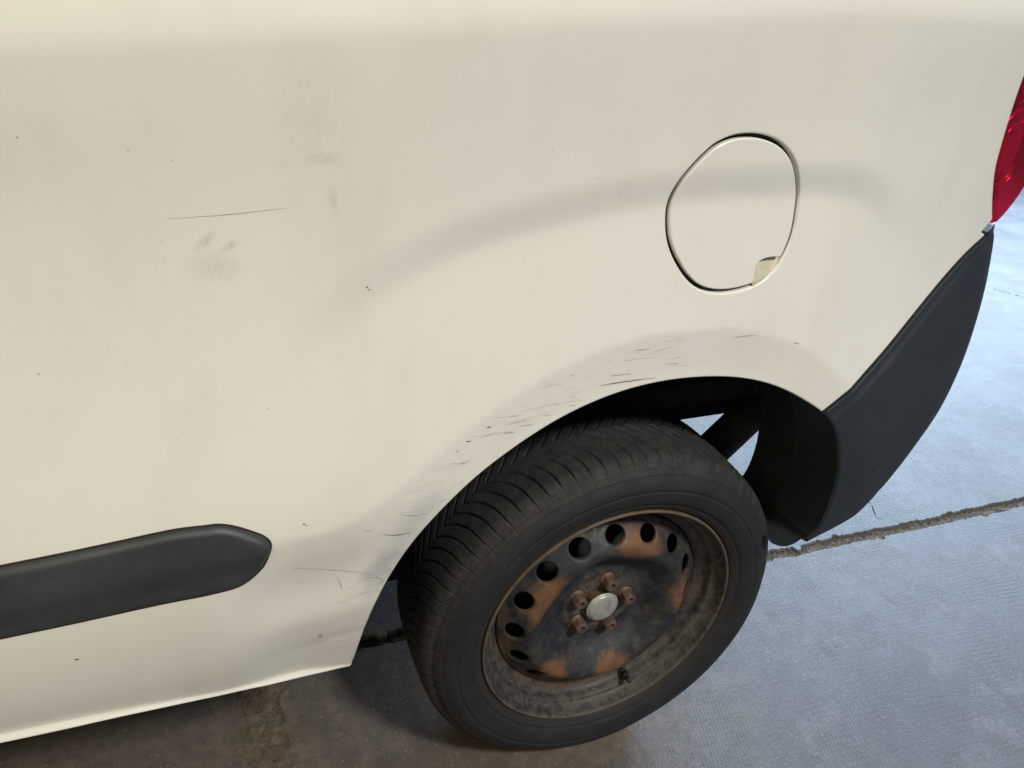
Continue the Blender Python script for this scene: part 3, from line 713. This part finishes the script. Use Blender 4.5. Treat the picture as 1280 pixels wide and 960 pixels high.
# ================================================================ the floor
def floor_material():
    M = Mat('embossed_concrete'); o = M.tc.outputs['Object']
    n1 = M.noise(1.3, 6, .6); n2 = M.noise(3.6, 9, .68, .1); n3 = M.noise(30, 8, .72)
    col = M.mix(M.ramp(n1, .35, .65), FL_A, FL_B)
    col = M.mix(M.ramp(n2, .45, .62, 0, .75), col, FL_C)
    col = M.mix(M.ramp(M.noise(7, 8, .7), .52, .64, 0, .45), col, (.23, .235, .25))
    col = M.mix(M.math('MULTIPLY', M.ramp(n3, .38, .66), .45), col, (.105, .103, .108))
    n4 = M.noise(260, 5, .8); col = M.mix(M.math('MULTIPLY', M.ramp(n4, .50, .66), .55), col, (.060, .060, .064)); col = M.mix(M.math('MULTIPLY', M.ramp(n4, .46, .34), .40), col, (.30, .30, .31))
    # brown grime round the van, with warm light and shade put into its colour
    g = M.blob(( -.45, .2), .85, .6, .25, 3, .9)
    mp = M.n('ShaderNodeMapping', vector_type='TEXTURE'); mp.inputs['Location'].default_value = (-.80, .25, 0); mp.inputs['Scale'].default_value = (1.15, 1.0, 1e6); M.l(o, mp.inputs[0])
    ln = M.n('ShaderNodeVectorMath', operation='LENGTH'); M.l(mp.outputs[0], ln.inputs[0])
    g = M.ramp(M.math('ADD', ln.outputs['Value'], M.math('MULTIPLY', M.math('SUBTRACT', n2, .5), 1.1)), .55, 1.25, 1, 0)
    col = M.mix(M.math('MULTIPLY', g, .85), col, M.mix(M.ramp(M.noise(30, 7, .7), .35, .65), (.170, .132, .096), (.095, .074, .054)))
    col = M.mix(M.math('MULTIPLY', M.ramp(M.noise(2.3, 10, .72, .3), .50, .58), .42), col, (.078, .074, .082))
    col = M.mix(M.math('MULTIPLY', M.ramp(M.noise(14, 9, .75, stretch=(1, .35, 1, (0, 0, .6))), .57, .63), .40), col, (.085, .075, .068))
    # grit print, white flecks
    col = M.mix(M.math('MULTIPLY', M.ramp(M.noise(150, 3, .6), .63, .68), .35), col, (.48, .46, .43))
    col = M.mix(M.math('MULTIPLY', M.ramp(M.noise(125, 4, .7), .42, .35), .45), col, (.05, .045, .04))
    # woven print: two crossing sets of short ridges, patchy where worn
    def wave(rot, sc, dis):
        mp = M.n('ShaderNodeMapping'); mp.inputs['Rotation'].default_value = (0, 0, rot); M.l(o, mp.inputs[0])
        wv = M.n('ShaderNodeTexWave'); wv.inputs['Scale'].default_value = sc; wv.inputs['Distortion'].default_value = dis
        wv.inputs['Detail'].default_value = 2; wv.inputs['Detail Scale'].default_value = 3
        M.l(mp.outputs[0], wv.inputs['Vector']); return wv.outputs['Fac']
    wv = M.math('MULTIPLY', wave(.30, 46, 2.6), M.math('ADD', M.math('MULTIPLY', wave(.30+1.35, 27, 1.8), .65), .35))
    wear = M.ramp(M.noise(6, 8, .7), .42, .58, .04, 1)
    wv = M.math('MULTIPLY', wv, M.math('MULTIPLY', wear, M.math('SUBTRACT', 1., M.math('MULTIPLY', g, .9))))
    col = M.mix(M.math('MULTIPLY', M.math('MULTIPLY', M.ramp(wv, .30, .0), wear), .24), col, (.07, .065, .06))
    nb = M.bump(wv, .26, .0022)
    nb = M.bump(M.noise(210, 6, .75), .8, .0016, nb); 
    return M.set(Base_Color=col, Roughness=M.ramp(n4, .3, .7, .48, .62), Specular_IOR_Level=.55, Normal=nb)
FL_A = (.170, .178, .194); FL_B = (.122, .128, .142); FL_C = (.104, .101, .110)
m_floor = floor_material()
def base_material():
    M = Mat('gritty_filler')
    n = M.noise(110, 6, .75); col = M.mix(M.ramp(n, .35, .65), (.105, .086, .072), (.215, .185, .160))
    col = M.mix(M.ramp(M.noise(240, 3), .62, .68), col, (.42, .39, .35))
    return M.set(Base_Color=col, Roughness=.9, Normal=M.bump(n, .9, .004))
m_base = base_material()
m_mud = simple('muddy_filler', (.140, .108, .078), .9, c2=(.080, .062, .045), ns=60, bump=.9, bs=220)
floor = mkobj('floor', mesh_np('floor', [(-14, -14, -.030), (14, -14, -.030), (14, 14, -.030), (-14, 14, -.030)], [(0, 1, 2, 3)], smooth=False), m_base, kind='structure')
def ragged(p, q, step, amp, seed):
    """a broken edge from p to q"""
    r = np.random.default_rng(seed); p = np.array(p, float); q = np.array(q, float); L = np.hypot(*(q-p)); n = max(2, int(L/step))
    t = np.linspace(0, 1, n); P = p+(q-p)*t[:, None]; nr = np.array([-(q-p)[1], (q-p)[0]])/L
    a = r.normal(0, amp*.45, n)+np.convolve(r.normal(0, amp*1.3, n+8), np.ones(9)/9*1.6, 'valid')
    for _ in range(max(1, int(L*4))):
        k = r.integers(2, n-3) if n > 6 else 1; a[k:k+3] += r.uniform(1.5, 4)*amp*r.choice([-1, 1])
    a[0] = a[-1] = 0
    return P+nr*a[:, None]
def slab(pts, holes=(), name='concrete_slab'):
    """flat slab, edges 25 mm deep, worn arris"""
    P = np.array(pts)
    if area2(P) < 0: P = P[::-1]
    Hs = [np.array(h) if area2(np.array(h)) > 0 else np.array(h)[::-1] for h in holes]
    polys = [P]+Hs; allp = np.vstack(polys); E = []; k = 0
    for p in polys:
        E += [(k+i, k+(i+1) % len(p)) for i in range(len(p))]; k += len(p)
    vs, es, fs, ov, oe, of = delaunay_2d_cdt([Vector(p) for p in allp], E, [], 0, 1e-7)
    V2 = np.array([tuple(v) for v in vs]); T = np.array([f for f in fs])
    c = V2[T].mean(1); mm = inside(c, P)
    for h in Hs: mm &= ~inside(c, h)
    T = T[mm]; a = V2[T[:, 1]]-V2[T[:, 0]]; b = V2[T[:, 2]]-V2[T[:, 0]]; fl = (a[:, 0]*b[:, 1]-a[:, 1]*b[:, 0]) < 0; T[fl] = T[fl][:, ::-1]
    V = [(x, y, 0.) for x, y in V2]; F = [tuple(q) for q in T.tolist()]
    for i, p in enumerate(polys):
        n = len(p); k = len(V); q = offset_poly(p, .0025 if i == 0 else -.0006)
        V += [(x, y, 0.) for x, y in p]+[(x, y, -.005) for x, y in q]+[(x, y, -.031) for x, y in q]
        for l in range(2):
            for j in range(n):
                f = (k+l*n+j, k+l*n+n+j, k+l*n+n+(j+1) % n, k+l*n+(j+1) % n); F.append(f if i == 0 else f[::-1])
    return mkobj(name, mesh_np(name, V, F, smooth=False), m_floor, floor)
def yj(x, o): return (.3585 if o == 0 else .3940)-.0155*(x-.65)+ (0 if o == 0 else -.002)
xa, xb = -.577, -.503
nearR = ragged((xb+.025, yj(xb, 0)+.004), (9, yj(9, 0)), .006, .0016, 3) if False else ragged((-.495, yj(-.5, 0)), (6, yj(6, 0)), .006, .0024, 3)
s1 = np.vstack([[(-.40, -9), (12, -9), (12, yj(6, 0))], nearR[::-1], ragged((-.512, .30), (-.40, -2.2), .01, .0022, 5), ])
crk = lambda pts, w, sd: np.vstack([(lambda P, r: np.vstack([P+np.stack([0*P[:, 0], w*(.2+r.uniform(.2, 1, len(P)))*np.sin(np.pi*np.linspace(.02, .98, len(P)))], 1), (P-np.stack([0*P[:, 0], w*(.2+r.uniform(.2, 1, len(P)))*np.sin(np.pi*np.linspace(.02, .98, len(P)))], 1))[::-1]]))(resample(pts, .012, False)+np.random.default_rng(sd).normal(0, w*.6, resample(pts, .012, False).shape), np.random.default_rng(sd+1))])
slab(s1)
s2 = np.vstack([[(-12, -9), (-.42-.072, -9)], ragged((-.475, -2.2), (-.585, .31), .01, .0022, 6), [(-.583, yj(-.58, 0))], [(-12, yj(-.58, 0))]])
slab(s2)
farE = ragged((-.50, yj(-.5, 1)), (6, yj(6, 1)), .006, .0036, 4)
cr1 = crk([(3.00, 1.82), (3.06, 1.70), (3.11, 1.59), (3.20, 1.50), (3.26, 1.36)], .007, 11)
cr2 = crk([(1.066, .402), (1.052, .425), (1.075, .455), (1.082, .485), (1.110, .52)], .0035, 12)
s3 = np.vstack([[(-12, yj(-.5, 1))], farE, [(12, yj(6, 1)), (12, 12), (-12, 12)]])
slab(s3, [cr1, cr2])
# rubble filling the joints
def filler(name, x0, y0, x1, y1, wid, zt, step, seed, mat):
    r = np.random.default_rng(seed); L = math.hypot(x1-x0, y1-y0); nx = int(L/step); ny = int(wid/step)+2
    V = np.zeros((nx, ny, 3)); s_ = np.linspace(0, 1, nx)[:, None]; t_ = np.linspace(-.5, .5, ny)[None, :]
    dx, dy = (x1-x0)/L, (y1-y0)/L
    V[..., 0] = x0+(x1-x0)*s_-dy*wid*t_; V[..., 1] = y0+(y1-y0)*s_+dx*wid*t_
    a = r.normal(0, 1, (nx, ny)); b = np.repeat(np.repeat(r.normal(0, 1, (nx//4+1, ny//4+1)), 4, 0), 4, 1)[:nx, :ny]
    V[..., 2] = zt+a*.0011+b*.0013
    i = np.arange(nx-1)[:, None]; j = np.arange(ny-1)[None, :]
    F = np.stack([i*ny+j, (i+1)*ny+j, (i+1)*ny+j+1, i*ny+j+1], -1).reshape(-1, 4)
    if dx*1-0 < 0: F = F[:, ::-1]
    return mkobj(name, mesh_np(name, V.reshape(-1, 3), F), mat, floor, kind='stuff')
m_shaded_filler = simple('shaded_filler', (.030, .026, .024), .8, ns=60, bump=.8, bs=220)  # darker joint filler: the shade under the van is put into its colour
filler('joint_filler', -.7, yj(-.7, 0)+.020, .30, yj(.30, 0)+.020, .085, -.0095, .005, 23, m_shaded_filler)
filler('joint_filler', .301, yj(.301, 0)+.020, 4.2, yj(4.2, 0)+.020, .085, -.0095, .0035, 21, m_base)
filler('joint_filler', -.40-.045, -2.2, -.548, .37, .105, -.0012, .0045, 22, m_mud)
# loose grit: small stones in the joint and on the slabs
def stones(pos, rad, seed):
    r = np.random.default_rng(seed); B = np.array([(1,0,0),(-1,0,0),(0,1,0),(0,-1,0),(0,0,1),(0,0,-1)], float)
    FF = np.array([(0,2,4),(2,1,4),(1,3,4),(3,0,4),(2,0,5),(1,2,5),(3,1,5),(0,3,5)])
    n = len(pos); V = B[None]*rad[:, None, None]*r.uniform(.55, 1.25, (n, 6, 1)); V[..., 2] *= .7
    a = r.uniform(0, 6.28, n); c, s = np.cos(a)[:, None], np.sin(a)[:, None]
    x = V[..., 0]*c-V[..., 1]*s; y = V[..., 0]*s+V[..., 1]*c
    V = np.stack([x, y, V[..., 2]], -1)+pos[:, None, :]
    return V.reshape(-1, 3), (FF[None]+6*np.arange(n)[:, None, None]).reshape(-1, 3)
n = 5200; xs = .45+rng.random(n)**1.3*2.6; 
po = np.stack([xs, yj(xs, 0)+.019+rng.uniform(-.024, .024, n), rng.uniform(-.011, -.005, n)], 1); ra = rng.uniform(.0008, .0026, n)*(1+(rng.random(n) > .97)*.8)
n2 = 1500; t_ = rng.random(n2); po2 = np.stack([-.548+(t_*.55)*.055+rng.uniform(-.036, .036, n2), .34-t_*.55, rng.uniform(-.002, .0006, n2)], 1); ra2 = rng.uniform(.0007, .0024, n2)
V2_, F2_ = stones(po2, ra2, 8)
V, F = stones(po, ra, 5)
def grit_mat(name, a, b):
    M = Mat(name); g = M.n('ShaderNodeNewGeometry'); return M.set(Base_Color=M.mix(g.outputs['Random Per Island'], a, b), Roughness=.85)
mkobj('joint_gravel', mesh_np('joint_gravel', V2_, F2_, smooth=False), grit_mat('muddy_gravel', (.04, .03, .022), (.15, .115, .08)), floor, kind='stuff')
mkobj('joint_gravel', mesh_np('joint_gravel', V, F, smooth=False), grit_mat('gravel', (.07, .055, .045), (.33, .28, .24)), floor, kind='stuff')
n = 420; po = np.stack([rng.uniform(-.9, 2.2, n), rng.uniform(-.35, 1.3, n), np.full(n, .0008)], 1)
V, F = stones(po, rng.uniform(.0006, .0016, n), 6)
g = mkobj('loose_grit', mesh_np('loose_grit', V, F, smooth=False), grit_mat('loose_grit', (.10, .085, .07), (.62, .60, .56)), kind='stuff')
g['label'] = 'scattered pale and dark grit lying on the embossed concrete floor'; g['category'] = 'grit'
